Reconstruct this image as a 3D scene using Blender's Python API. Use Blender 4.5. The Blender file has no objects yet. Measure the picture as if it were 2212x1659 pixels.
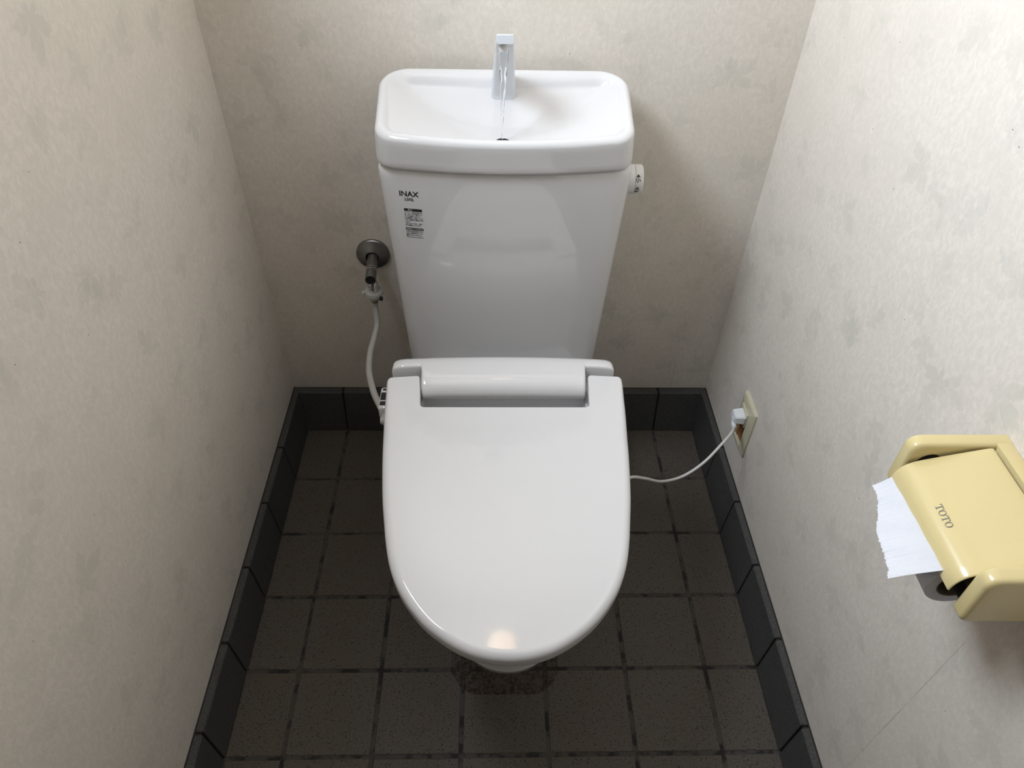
import bpy, bmesh, math, random
from mathutils import Matrix, Vector
random.seed(7)
sc = bpy.context.scene
COL = sc.collection

# ------------------------------------------------------------------ camera
FPX, IW = 1556.3633, 2212.0
PITCH, YAW, ROLL = 0.7605, 0.0374, 0.0275
cam_d = bpy.data.cameras.new('camera'); cam = bpy.data.objects.new('camera', cam_d); COL.objects.link(cam)
cam_d.sensor_fit = 'HORIZONTAL'; cam_d.sensor_width = 36.0; cam_d.lens = FPX / IW * 36.0
cam_d.clip_start = 0.02; cam_d.clip_end = 50
fw = Vector((math.sin(YAW)*math.cos(PITCH), math.cos(YAW)*math.cos(PITCH), -math.sin(PITCH)))
rt = Vector((math.cos(YAW), -math.sin(YAW), 0)); up = rt.cross(fw)
r2 = math.cos(ROLL)*rt + math.sin(ROLL)*up; u2 = -math.sin(ROLL)*rt + math.cos(ROLL)*up
M = Matrix((( r2.x, u2.x, -fw.x, -0.01769), (r2.y, u2.y, -fw.y, -0.45245), (r2.z, u2.z, -fw.z, 1.30303), (0, 0, 0, 1)))
cam.matrix_world = M
sc.camera = cam

# ------------------------------------------------------------------ world, light, exposure
w = bpy.data.worlds.new('world'); sc.world = w; w.use_nodes = True
bg = w.node_tree.nodes['Background']; bg.inputs[0].default_value = (0.62, 0.78, 1.0, 1); bg.inputs[1].default_value = 0.6
sc.view_settings.view_transform = 'Standard'; sc.view_settings.look = 'None'
sc.view_settings.gamma = 1.0; sc.view_settings.use_curve_mapping = False
sc.view_settings.exposure = 0.22
# daylight in the window of the left wall
WY0, WY1, WZ0, WZ1 = -0.04, 0.50, 1.44, 2.04
la = bpy.data.lights.new('window_daylight', 'AREA'); la.shape = 'RECTANGLE'; la.size = WY1-WY0-0.08; la.size_y = WZ1-WZ0-0.08
la.energy = 22.0; la.color = (0.79, 0.88, 1.0)
lo = bpy.data.objects.new('window_daylight', la); COL.objects.link(lo)
lo.location = (-0.535, (WY0+WY1)/2, (WZ0+WZ1)/2); lo.rotation_euler = (0, -math.pi/2, 0)
LAMP_E = 5.0

# ------------------------------------------------------------------ dimensions of the room
XL, XR, YB, YF, ZC = -0.489, 0.4965, 0.7905, -0.66, 2.25
FL, FR, FB = -0.4674, 0.4764, 0.7515
ZS = 0.1095

# ------------------------------------------------------------------ material helpers
def newmat(name):
    m = bpy.data.materials.new(name); m.use_nodes = True
    nt = m.node_tree
    return m, nt, nt.nodes['Principled BSDF']
def N(nt, typ, **kw):
    n = nt.nodes.new(typ)
    for k, v in kw.items():
        if k == 'ins':
            for i, x in v.items(): n.inputs[i].default_value = x
        else: setattr(n, k, v)
    return n
def L(nt, a, b): nt.links.new(a, b)
def math_n(nt, op, a, b=None, c=None, clamp=False):
    n = nt.nodes.new('ShaderNodeMath'); n.operation = op; n.use_clamp = clamp
    for i, x in enumerate((a, b, c)):
        if x is None: continue
        if isinstance(x, (int, float)): n.inputs[i].default_value = x
        else: nt.links.new(x, n.inputs[i])
    return n.outputs[0]
def mixc(nt, fac, a, b, mode='MIX'):
    n = nt.nodes.new('ShaderNodeMix'); n.data_type = 'RGBA'; n.blend_type = mode
    for i, x in ((0, fac), (6, a), (7, b)):
        if isinstance(x, (int, float)): n.inputs[i].default_value = x
        elif isinstance(x, tuple): n.inputs[i].default_value = x
        else: nt.links.new(x, n.inputs[i])
    return n.outputs[2]
def smooth(nt, x, a, b):
    n = nt.nodes.new('ShaderNodeMapRange'); n.interpolation_type = 'SMOOTHSTEP'
    nt.links.new(x, n.inputs[0]); n.inputs[1].default_value = a; n.inputs[2].default_value = b
    return n.outputs[0]
def noise(nt, vec, scale, detail=3, rough=0.55, dist=0.0):
    n = N(nt, 'ShaderNodeTexNoise', ins={'Scale': scale, 'Detail': detail, 'Roughness': rough, 'Distortion': dist})
    L(nt, vec, n.inputs['Vector']); return n.outputs['Fac']
def simple(name, col, rough=0.4, metal=0.0, grain=0.0, gscale=60, coat=0.0, bump=0.0):
    m, nt, p = newmat(name)
    p.inputs['Roughness'].default_value = rough; p.inputs['Metallic'].default_value = metal
    p.inputs['Coat Weight'].default_value = coat; p.inputs['Coat Roughness'].default_value = 0.04
    tc = N(nt, 'ShaderNodeTexCoord')
    f = noise(nt, tc.outputs['Object'], gscale)
    c = (col[0], col[1], col[2], 1)
    d = (col[0]*(1-grain), col[1]*(1-grain), col[2]*(1-grain), 1)
    L(nt, mixc(nt, f, c, d), p.inputs['Base Color'])
    if bump:
        b = N(nt, 'ShaderNodeBump', ins={'Strength': bump, 'Distance': 0.001}); L(nt, f, b.inputs['Height']); L(nt, b.outputs[0], p.inputs['Normal'])
    return m

def wallpaper(name, axis, seams=(), tint=(0.775, 0.715, 0.640), shift=0.0):
    """cream washi-like paper with pale fibres and faint ivy leaves; axis = wall's horizontal axis index"""
    m, nt, p = newmat(name)
    p.inputs['Roughness'].default_value = 0.62; p.inputs['Specular IOR Level'].default_value = 0.25
    geo = N(nt, 'ShaderNodeNewGeometry')
    sep = N(nt, 'ShaderNodeSeparateXYZ'); L(nt, geo.outputs['Position'], sep.inputs[0])
    u, v = sep.outputs[axis], sep.outputs[2]
    uv = N(nt, 'ShaderNodeCombineXYZ'); L(nt, math_n(nt, 'ADD', u, shift), uv.inputs[0]); L(nt, v, uv.inputs[1])
    # fibres: fine noise stretched a little vertically, strongly distorted
    st = N(nt, 'ShaderNodeMapping', ins={'Scale': (1.0, 0.62, 1.0)}); L(nt, uv.outputs[0], st.inputs[0])
    f1 = noise(nt, st.outputs[0], 150, 5, 0.7, 0.6)
    f2 = noise(nt, st.outputs[0], 330, 3, 0.6, 0.4)
    f3 = noise(nt, uv.outputs[0], 14, 3, 0.5, 0.3)
    f4 = noise(nt, uv.outputs[0], 2.2, 2, 0.5, 0.0)
    base = mixc(nt, smooth(nt, f1, 0.38, 0.66), (tint[0]*0.935, tint[1]*0.935, tint[2]*0.93, 1), (tint[0]*1.035, tint[1]*1.035, tint[2]*1.04, 1))
    base = mixc(nt, math_n(nt, 'MULTIPLY', smooth(nt, f3, 0.45, 0.7), 0.35), base, (tint[0]*0.88, tint[1]*0.885, tint[2]*0.87, 1))
    # leaves: one random leaf per Voronoi cell
    for sc_, th, off, amt in ((9.5, 0.75, 0.0, 0.50), (12.0, 0.6, 7.3, 0.38)):
        mp = N(nt, 'ShaderNodeMapping', ins={'Location': (off, off*0.7, 0)}); L(nt, uv.outputs[0], mp.inputs[0])
        vo = N(nt, 'ShaderNodeTexVoronoi', voronoi_dimensions='2D', ins={'Scale': sc_, 'Randomness': 1.0}); L(nt, mp.outputs[0], vo.inputs['Vector'])
        dv = N(nt, 'ShaderNodeVectorMath', operation='SUBTRACT'); L(nt, mp.outputs[0], dv.inputs[0])
        L(nt, vo.outputs['Position'], dv.inputs[1])
        s2 = N(nt, 'ShaderNodeSeparateXYZ'); L(nt, dv.outputs[0], s2.inputs[0])
        cs = N(nt, 'ShaderNodeSeparateColor'); L(nt, vo.outputs['Color'], cs.inputs[0])
        ang = math_n(nt, 'ADD', math_n(nt, 'ARCTAN2', s2.outputs[1], s2.outputs[0]), math_n(nt, 'MULTIPLY', cs.outputs[0], 6.28))
        r = math_n(nt, 'SQRT', math_n(nt, 'ADD', math_n(nt, 'MULTIPLY', s2.outputs[0], s2.outputs[0]), math_n(nt, 'MULTIPLY', s2.outputs[1], s2.outputs[1])))
        r = math_n(nt, 'ADD', r, math_n(nt, 'MULTIPLY', math_n(nt, 'SUBTRACT', f1, 0.5), 0.018))
        lobe = math_n(nt, 'ABSOLUTE', math_n(nt, 'COSINE', math_n(nt, 'MULTIPLY', ang, 2.5)))
        lobe2 = math_n(nt, 'MULTIPLY', math_n(nt, 'ABSOLUTE', math_n(nt, 'COSINE', math_n(nt, 'MULTIPLY', ang, 7.5))), 0.25)
        half = math_n(nt, 'ADD', math_n(nt, 'MULTIPLY', math_n(nt, 'COSINE', ang), 0.35), 0.65)
        rad = math_n(nt, 'MULTIPLY', math_n(nt, 'MULTIPLY', math_n(nt, 'ADD', math_n(nt, 'ADD', lobe, lobe2), 0.25), half), 0.31/sc_)
        msk = smooth(nt, math_n(nt, 'SUBTRACT', rad, r), -0.0015, 0.003)
        on = math_n(nt, 'LESS_THAN', cs.outputs[1], th)
        msk = math_n(nt, 'MULTIPLY', math_n(nt, 'MULTIPLY', msk, on), amt)
        msk = math_n(nt, 'MULTIPLY', msk, math_n(nt, 'ADD', math_n(nt, 'MULTIPLY', smooth(nt, f3, 0.35, 0.65), 0.85), 0.15))
        base = mixc(nt, msk, base, (tint[0]*0.77, tint[1]*0.80, tint[2]*0.785, 1))
    # yellowing with age in broad clouds, tiny dark specks
    base = mixc(nt, math_n(nt, 'MULTIPLY', smooth(nt, f4, 0.35, 0.75), 0.30), base, (tint[0]*0.93, tint[1]*0.90, tint[2]*0.83, 1))
    vs = N(nt, 'ShaderNodeTexVoronoi', voronoi_dimensions='2D', ins={'Scale': 16.0}); L(nt, uv.outputs[0], vs.inputs['Vector'])
    c2 = N(nt, 'ShaderNodeSeparateColor'); L(nt, vs.outputs['Color'], c2.inputs[0])
    spk = math_n(nt, 'MULTIPLY', math_n(nt, 'LESS_THAN', vs.outputs['Distance'], 0.0135), math_n(nt, 'LESS_THAN', c2.outputs[2], 0.10))
    base = mixc(nt, math_n(nt, 'MULTIPLY', spk, 0.75), base, (0.09, 0.07, 0.05, 1))
    h = math_n(nt, 'ADD', math_n(nt, 'MULTIPLY', f1, 0.6), math_n(nt, 'MULTIPLY', f2, 0.5))
    for s_, ztop in seams:
        d = math_n(nt, 'ABSOLUTE', math_n(nt, 'SUBTRACT', u, s_))
        wv = math_n(nt, 'ADD', d, math_n(nt, 'MULTIPLY', math_n(nt, 'SUBTRACT', f3, 0.5), 0.002))
        ln = math_n(nt, 'MULTIPLY', math_n(nt, 'SUBTRACT', 1.0, smooth(nt, wv, 0.0003, 0.0009)), math_n(nt, 'LESS_THAN', v, ztop))
        base = mixc(nt, math_n(nt, 'MULTIPLY', ln, 0.30), base, (0.16, 0.13, 0.10, 1))
    L(nt, base, p.inputs['Base Color'])
    b = N(nt, 'ShaderNodeBump', ins={'Strength': 0.32, 'Distance': 0.0012}); L(nt, h, b.inputs['Height']); L(nt, b.outputs[0], p.inputs['Normal'])
    return m

def tile_mat(name, c1, c2, c3, stain=True, speck=1.0):
    m, nt, p = newmat(name)
    geo = N(nt, 'ShaderNodeNewGeometry'); oi = N(nt, 'ShaderNodeObjectInfo')
    pos = geo.outputs['Position']
    f = noise(nt, pos, 340, 4, 0.8); g = noise(nt, pos, 18, 3, 0.6); s = noise(nt, pos, 9, 3, 0.5)
    vo = N(nt, 'ShaderNodeTexVoronoi', ins={'Scale': 210.0, 'Randomness': 1.0}); L(nt, pos, vo.inputs['Vector'])
    col = mixc(nt, oi.outputs['Random'], c1, c2)
    col = mixc(nt, smooth(nt, g, 0.35, 0.7), col, c3)
    col = mixc(nt, math_n(nt, 'MULTIPLY', smooth(nt, f, 0.42, 0.60), 0.75), col, (c1[0]*1.75, c1[1]*1.75, c1[2]*1.75, 1))
    cs = N(nt, 'ShaderNodeSeparateColor'); L(nt, vo.outputs['Color'], cs.inputs[0])
    dots = math_n(nt, 'MULTIPLY', math_n(nt, 'SUBTRACT', 1.0, smooth(nt, vo.outputs['Distance'], 0.14, 0.34)), math_n(nt, 'LESS_THAN', cs.outputs[0], 0.55))
    col = mixc(nt, math_n(nt, 'MULTIPLY', dots, 0.95*speck), col, (c1[0]*0.22, c1[1]*0.21, c1[2]*0.20, 1))
    if stain: col = add_stain(nt, pos, col)
    L(nt, col, p.inputs['Base Color']); p.inputs['Roughness'].default_value = 0.55; p.inputs['Specular IOR Level'].default_value = 0.35
    b = N(nt, 'ShaderNodeBump', ins={'Strength': 0.35, 'Distance': 0.0006})
    L(nt, math_n(nt, 'SUBTRACT', f, math_n(nt, 'MULTIPLY', dots, 0.8)), b.inputs['Height']); L(nt, b.outputs[0], p.inputs['Normal'])
    return m
def add_stain(nt, pos, col):
    """rust-brown mark left on the floor by the foot of an older toilet"""
    sx = N(nt, 'ShaderNodeSeparateXYZ'); L(nt, pos, sx.inputs[0])
    n1 = noise(nt, pos, 22, 3, 0.6); n2 = noise(nt, pos, 130, 5, 0.75); n3 = noise(nt, pos, 45, 4, 0.7)
    ax = math_n(nt, 'ABSOLUTE', math_n(nt, 'SUBTRACT', sx.outputs[0], 0.007))
    # front boundary y = 0.100 + 9 x^4-ish ; sides at |x| ~ 0.098
    fr = math_n(nt, 'ADD', 0.1005, math_n(nt, 'MULTIPLY', math_n(nt, 'POWER', math_n(nt, 'DIVIDE', ax, 0.1), 5.0), 0.045))
    d1 = math_n(nt, 'SUBTRACT', sx.outputs[1], fr)
    d2 = math_n(nt, 'SUBTRACT', 0.102, ax)
    d = math_n(nt, 'MINIMUM', d1, d2)
    d = math_n(nt, 'ADD', d, math_n(nt, 'MULTIPLY', math_n(nt, 'SUBTRACT', n1, 0.5), 0.012))
    inside = smooth(nt, d, 0.0, 0.0035)
    edge = math_n(nt, 'MULTIPLY', inside, math_n(nt, 'SUBTRACT', 1.0, smooth(nt, d, 0.006, 0.022)))
    back = math_n(nt, 'SUBTRACT', 1.0, smooth(nt, sx.outputs[1], 0.22, 0.30))
    patch = math_n(nt, 'MULTIPLY', smooth(nt, n2, 0.42, 0.60), math_n(nt, 'ADD', math_n(nt, 'MULTIPLY', edge, 0.55), smooth(nt, n3, 0.36, 0.60), clamp=True))
    fac = math_n(nt, 'MULTIPLY', math_n(nt, 'MULTIPLY', inside, math_n(nt, 'ADD', math_n(nt, 'MULTIPLY', patch, 0.90), 0.30, clamp=True)), back)
    brown = mixc(nt, n3, (0.050, 0.022, 0.009, 1), (0.008, 0.004, 0.002, 1))
    return mixc(nt, fac, col, brown)

MAT = {}
MAT['porcelain'] = simple('porcelain', (0.715, 0.705, 0.705), 0.05, coat=0.3, grain=0.01)
MAT['seat_plastic'] = simple('seat_plastic', (0.735, 0.725, 0.725), 0.06, coat=0.25, grain=0.012)
MAT['spout_plastic'] = simple('spout_plastic', (0.70, 0.725, 0.76), 0.22, grain=0.01)
MAT['lever_plastic'] = simple('lever_plastic', (0.74, 0.73, 0.71), 0.3, grain=0.02)
MAT['grey_plastic'] = simple('grey_plastic', (0.36, 0.35, 0.33), 0.35, grain=0.05)
MAT['print'] = simple('black_print', (0.012, 0.012, 0.014), 0.5)
MAT['print_light'] = simple('pale_print', (0.55, 0.55, 0.54), 0.5)
MAT['sticker'] = simple('clear_sticker', (0.725, 0.725, 0.735), 0.15, grain=0.02)
MAT['dark'] = simple('dark_void', (0.006, 0.006, 0.006), 0.8)
MAT['button'] = simple('button_black', (0.010, 0.010, 0.012), 0.35)
MAT['steel'] = simple('brushed_steel', (0.27, 0.265, 0.255), 0.42, metal=1.0, grain=0.25, gscale=40)
MAT['chrome'] = simple('chrome', (0.72, 0.72, 0.72), 0.12, metal=1.0, grain=0.05)
MAT['hose'] = simple('hose_grey', (0.50, 0.48, 0.45), 0.42, grain=0.05, gscale=30)
MAT['cord'] = simple('cord_white', (0.66, 0.65, 0.62), 0.4, grain=0.03)
MAT['plug'] = simple('plug_white', (0.76, 0.78, 0.80), 0.25, grain=0.02)
MAT['plate'] = simple('outlet_cream', (0.62, 0.58, 0.42), 0.3, grain=0.08, gscale=25)
MAT['wood_box'] = simple('bare_board', (0.40, 0.17, 0.06), 0.7, grain=0.4, gscale=40)
MAT['holder'] = simple('yellow_plastic', (0.70, 0.575, 0.285), 0.26, grain=0.06, gscale=12, coat=0.2)
MAT['tissue'] = simple('tissue', (0.69, 0.70, 0.745), 0.9, grain=0.05, gscale=300, bump=0.4)
MAT['core'] = simple('cardboard', (0.26, 0.22, 0.17), 0.9, grain=0.2)
MAT['grey_print'] = simple('grey_print', (0.17, 0.16, 0.13), 0.5)
MAT['caulk'] = simple('dark_caulk', (0.020, 0.017, 0.014), 0.6, grain=0.4)
MAT['ceiling'] = simple('ceiling_paper', (0.62, 0.57, 0.50), 0.8, grain=0.06, gscale=40, bump=0.2)
MAT['door_wood'] = simple('door_wood', (0.23, 0.13, 0.07), 0.45, grain=0.45, gscale=8)
MAT['hall_wall'] = simple('hall_panel', (0.11, 0.08, 0.06), 0.6, grain=0.3, gscale=6)
MAT['frame_alu'] = simple('window_frame', (0.45, 0.42, 0.38), 0.4, metal=0.6)
MAT['tile_floor'] = tile_mat('floor_tile', (0.082, 0.065, 0.052, 1), (0.072, 0.063, 0.053, 1), (0.070, 0.064, 0.054, 1))
MAT['tile_skirt'] = tile_mat('skirting_tile', (0.056, 0.054, 0.052, 1), (0.050, 0.049, 0.047, 1), (0.048, 0.048, 0.047, 1), stain=False, speck=0.5)
mm, nt, p = newmat('floor_grout')
geo = N(nt, 'ShaderNodeNewGeometry'); ff = noise(nt, geo.outputs['Position'], 30, 4, 0.6)
gc = mixc(nt, smooth(nt, ff, 0.46, 0.60), (0.070, 0.062, 0.055, 1), (0.015, 0.013, 0.012, 1))
L(nt, add_stain(nt, geo.outputs['Position'], gc), p.inputs['Base Color']); p.inputs['Roughness'].default_value = 0.8
MAT['grout'] = mm
mm, nt, p = newmat('water'); p.inputs['Base Color'].default_value = (0.95, 0.98, 1, 1); p.inputs['Transmission Weight'].default_value = 1.0
p.inputs['Roughness'].default_value = 0.02; p.inputs['IOR'].default_value = 1.33
tc = N(nt, 'ShaderNodeTexCoord'); mp = N(nt, 'ShaderNodeMapping', ins={'Scale': (1, 1, 0.25)}); L(nt, tc.outputs['Object'], mp.inputs[0])
b = N(nt, 'ShaderNodeBump', ins={'Strength': 0.6, 'Distance': 0.002}); L(nt, noise(nt, mp.outputs[0], 260, 2), b.inputs['Height']); L(nt, b.outputs[0], p.inputs['Normal'])
MAT['water'] = mm
mm, nt, p = newmat('window_glass'); p.inputs['Transmission Weight'].default_value = 1.0; p.inputs['Roughness'].default_value = 0.5; p.inputs['IOR'].default_value = 1.05
MAT['glass'] = mm
mm, nt, p = newmat('lamp_globe'); p.inputs['Base Color'].default_value = (1, 0.9, 0.75, 1)
p.inputs['Emission Color'].default_value = (1.0, 0.64, 0.33, 1); p.inputs['Emission Strength'].default_value = LAMP_E
MAT['globe'] = mm
MAT['wall_back'] = wallpaper('wallpaper_back', 0, ((0.410, 0.19),), shift=3.7)
MAT['wall_side'] = wallpaper('wallpaper_left', 1, ((-0.45, 3.0),))
MAT['wall_right'] = wallpaper('wallpaper_right', 1, ((-0.088, 0.57),), shift=8.2)

# ------------------------------------------------------------------ mesh helpers
def finish(me, angle=38.0, smooth_shade=True):
    bm = bmesh.new(); bm.from_mesh(me)
    bmesh.ops.remove_doubles(bm, verts=bm.verts, dist=1e-6)
    bmesh.ops.recalc_face_normals(bm, faces=bm.faces)
    if smooth_shade:
        th = math.radians(angle)
        for f in bm.faces: f.smooth = True
        for e in bm.edges:
            if len(e.link_faces) == 2 and e.calc_face_angle(0) > th: e.smooth = False
    bm.to_mesh(me); bm.free()
def link(name, me, mat, parent=None, loc=None):
    o = bpy.data.objects.new(name, me); COL.objects.link(o)
    if mat is not None and not me.materials: me.materials.append(MAT[mat] if isinstance(mat, str) else mat)
    if parent is not None: o.parent = parent
    if loc: o.location = loc
    return o
def mesh(name, V, F, mat, parent=None, angle=38.0, loc=None, recalc=True):
    me = bpy.data.meshes.new(name); me.from_pydata([tuple(v) for v in V], [], F); me.update()
    if recalc: finish(me, angle)
    return link(name, me, mat, parent, loc)
def world_off(parent):      # parents sit at a base point; parts are given in world coordinates
    return Vector(parent.location) if parent is not None else Vector((0, 0, 0))
def part(name, V, F, mat, parent, angle=38.0):
    o = world_off(parent)
    if parent is not None and parent.parent is not None: o = o + Vector(parent.parent.location)
    return mesh(name, [Vector(v)-o for v in V], F, mat, parent, angle)
def empty(name, loc, label, cat, group=None):
    o = bpy.data.objects.new(name, None); COL.objects.link(o); o.location = loc; o.empty_display_size = 0.05
    o['label'] = label; o['category'] = cat
    if group: o['group'] = group
    return o
def tag(o, label, cat):
    o['label'] = label; o['category'] = cat; return o
def struct(o, label=None):
    o['kind'] = 'structure'
    if label: o['label'] = label
    return o
def loft(rings, cap0=True, cap1=True, closed=True):
    n = len(rings[0]); V = [p for r in rings for p in r]; F = []
    for k in range(len(rings)-1):
        for i in range(n if closed else n-1):
            j = (i+1) % n
            F.append((k*n+i, k*n+j, (k+1)*n+j, (k+1)*n+i))
    if cap0: F.append(tuple(range(n)))
    if cap1: F.append(tuple((len(rings)-1)*n+i for i in range(n)))
    return V, F
def join(*vf):
    V, F = [], []
    for v, f in vf:
        o = len(V); V += list(v); F += [tuple(i+o for i in q) for q in f]
    return V, F
def boxvf(x0, x1, y0, y1, z0, z1, bev=0.0, seg=2):
    bm = bmesh.new(); bmesh.ops.create_cube(bm, size=1)
    for v in bm.verts: v.co = Vector(((x0+x1)/2+v.co.x*(x1-x0), (y0+y1)/2+v.co.y*(y1-y0), (z0+z1)/2+v.co.z*(z1-z0)))
    if bev: bmesh.ops.bevel(bm, geom=list(bm.edges), offset=bev, segments=seg, affect='EDGES', profile=0.5)
    bm.verts.index_update()
    V = [v.co.copy() for v in bm.verts]; F = [tuple(v.index for v in f.verts) for f in bm.faces]; bm.free()
    return V, F
def tubevf(path, rad, n=12, caps=True):
    pts = [Vector(p) for p in path]; rings = []
    t0 = (pts[1]-pts[0]).normalized(); ref = Vector((0, 0, 1)) if abs(t0.z) < 0.9 else Vector((1, 0, 0))
    a = t0.cross(ref).normalized()
    for k, p in enumerate(pts):
        t = (pts[min(k+1, len(pts)-1)]-pts[max(k-1, 0)]).normalized()
        a = (a-t*a.dot(t)).normalized(); b = t.cross(a)
        r = rad[k] if isinstance(rad, (list, tuple)) else rad
        rings.append([p+r*(math.cos(2*math.pi*i/n)*a+math.sin(2*math.pi*i/n)*b) for i in range(n)])
    return loft(rings, caps, caps)
def lathevf(prof, org, axis, n=32, caps=(True, True)):
    """prof: (radius, height along axis)"""
    ax = Vector(axis).normalized(); ref = Vector((0, 0, 1)) if abs(ax.z) < 0.9 else Vector((1, 0, 0))
    a = ax.cross(ref).normalized(); b = ax.cross(a); o = Vector(org)
    return loft([[o+ax*h+r*(math.cos(2*math.pi*i/n)*a+math.sin(2*math.pi*i/n)*b) for i in range(n)] for r, h in prof], *caps)
def spline(P, k=8):
    P = [Vector(p) for p in P]; out = []
    for i in range(len(P)-1):
        p0, p1, p2, p3 = P[max(i-1, 0)], P[i], P[i+1], P[min(i+2, len(P)-1)]
        for s in range(k):
            t = s/k
            out.append(0.5*((2*p1)+(p2-p0)*t+(2*p0-5*p1+4*p2-p3)*t*t+(3*p1-p0-3*p2+p3)*t**3))
    out.append(P[-1]); return out
def fillet(P, a, b, r, n):
    P, a, b = Vector(P), Vector(a), Vector(b); u = (a-P).normalized(); v = (b-P).normalized()
    ang = u.angle(v); d = r/math.tan(ang/2); c = P+(u+v).normalized()*(r/math.sin(ang/2))
    s, e = P+u*d, P+v*d
    a0 = math.atan2(s.y-c.y, s.x-c.x); a1 = math.atan2(e.y-c.y, e.x-c.x)
    while a1-a0 > math.pi: a1 -= 2*math.pi
    while a1-a0 < -math.pi: a1 += 2*math.pi
    return [(c.x+r*math.cos(a0+(a1-a0)*i/n), c.y+r*math.sin(a0+(a1-a0)*i/n)) for i in range(n+1)]
def ring(wb, wf, yb, yf, sag, rb, rf, cx=0.0, n=10, nf=32, nb=12, ns=12):
    """plan outline: straight back, sides narrowing to a bowed front, rounded corners"""
    BL, BR, FR_, FL_ = (-wb, yb), (wb, yb), (wf, yf+sag), (-wf, yf+sag); sl = 2*sag/wf
    f1 = fillet(BL, (0, yb), FL_, rb, n); f2 = fillet(FL_, BL, (FL_[0]+.1, FL_[1]-.1*sl), rf, n)
    f3 = fillet(FR_, (FR_[0]-.1, FR_[1]-.1*sl), BR, rf, n); f4 = fillet(BR, FR_, (0, yb), rb, n)
    lin = lambda a, b, k: [(a[0]+(b[0]-a[0])*i/k, a[1]+(b[1]-a[1])*i/k) for i in range(1, k)]
    out = f1+lin(f1[-1], f2[0], ns)+f2
    xs, xe, y0 = f2[-1][0], f3[0][0], f2[-1][1]; base = yf+sag*(xs/wf)**2
    for i in range(1, nf):
        x = xs+(xe-xs)*i/nf; out.append((x, yf+sag*(x/wf)**2+(y0-base)*abs(x/xs)**4))
    out += f3+lin(f3[-1], f4[0], ns)+f4+lin(f4[-1], f1[0], nb)
    return [(x+cx, y) for x, y in out]
def textvf(s, size, bold=0.0, align='CENTER', squeeze=1.0):
    cu = bpy.data.curves.new('txt', 'FONT'); cu.body = s; cu.size = size; cu.align_x = align; cu.align_y = 'CENTER'
    cu.offset = bold; cu.resolution_u = 2; cu.fill_mode = 'FRONT'
    ob = bpy.data.objects.new('txt', cu)
    me = bpy.data.meshes.new_from_object(ob)
    V = [Vector((v.co.x*squeeze, v.co.y, 0)) for v in me.vertices]; F = [tuple(f.vertices) for f in me.polygons]
    bpy.data.objects.remove(ob); bpy.data.curves.remove(cu); bpy.data.meshes.remove(me)
    return V, F
def mapped(name, vf, fn, mat, parent):
    V, F = vf
    o = world_off(parent)
    if parent.parent is not None: o = o + Vector(parent.parent.location)
    me = bpy.data.meshes.new(name); me.from_pydata([tuple(Vector(fn(v.x, v.y))-o) for v in V], [], F); me.update()
    return link(name, me, mat, parent)
def quadvf(x0, x1, y0, y1, k=4):
    V = []; F = []
    for i in range(k+1):
        x = x0+(x1-x0)*i/k; V += [Vector((x, y0, 0)), Vector((x, y1, 0))]
    for i in range(k): F.append((2*i, 2*i+2, 2*i+3, 2*i+1))
    return V, F

# ------------------------------------------------------------------ room shell
def slab(name, x0, x1, y0, y1, z0, z1, mat):
    return struct(mesh(name, *boxvf(x0, x1, y0, y1, z0, z1), mat))
wb_ = slab('wall_back', XL-.10, XR+.10, YB, YB+.10, -.05, ZC+.10, 'wall_back'); wb_['label'] = 'cream leaf-patterned papered wall behind the toilet'
wr_ = slab('wall_right', XR, XR+.10, YF, YB, -.05, ZC+.10, 'wall_right'); wr_['label'] = 'bright papered side wall with the outlet and paper holder'
V, F = join(boxvf(XL-.10, XL, YF, WY0, -.05, ZC+.10), boxvf(XL-.10, XL, WY1, YB, -.05, ZC+.10),
            boxvf(XL-.10, XL, WY0, WY1, -.05, WZ0), boxvf(XL-.10, XL, WY0, WY1, WZ1, ZC+.10))
wl_ = struct(mesh('wall_left', V, F, 'wall_side'), 'papered side wall in shade to the left of the toilet')
V, F = join(boxvf(XL-.1, -.36, YF-.10, YF, -.05, ZC+.10), boxvf(.40, XR+.1, YF-.10, YF, -.05, ZC+.10), boxvf(-.36, .40, YF-.10, YF, 2.02, ZC+.10))
wf_ = struct(mesh('wall_front', V, F, 'wall_back'), 'papered wall around the doorway')
slab('ceiling', XL-.10, XR+.10, YF-.10, YB+.10, ZC, ZC+.10, 'ceiling')['label'] = 'pale ceiling'
# window
wn = bpy.data.objects.new('window_1', None); COL.objects.link(wn); wn.location = (XL, (WY0+WY1)/2, WZ0); struct(wn, 'small frosted window high in the side wall')
t = .035
V, F = join(boxvf(XL-.07, XL-.02, WY0, WY0+t, WZ0, WZ1), boxvf(XL-.07, XL-.02, WY1-t, WY1, WZ0, WZ1), boxvf(XL-.07, XL-.02, WY0+t, WY1-t, WZ0, WZ0+t), boxvf(XL-.07, XL-.02, WY0+t, WY1-t, WZ1-t, WZ1))
part('window_frame', V, F, 'frame_alu', wn)
part('window_sill', *boxvf(XL-.02, XL+.02, WY0-.02, WY1+.02, WZ0-.02, WZ0, .003), 'door_wood', wn)
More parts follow.
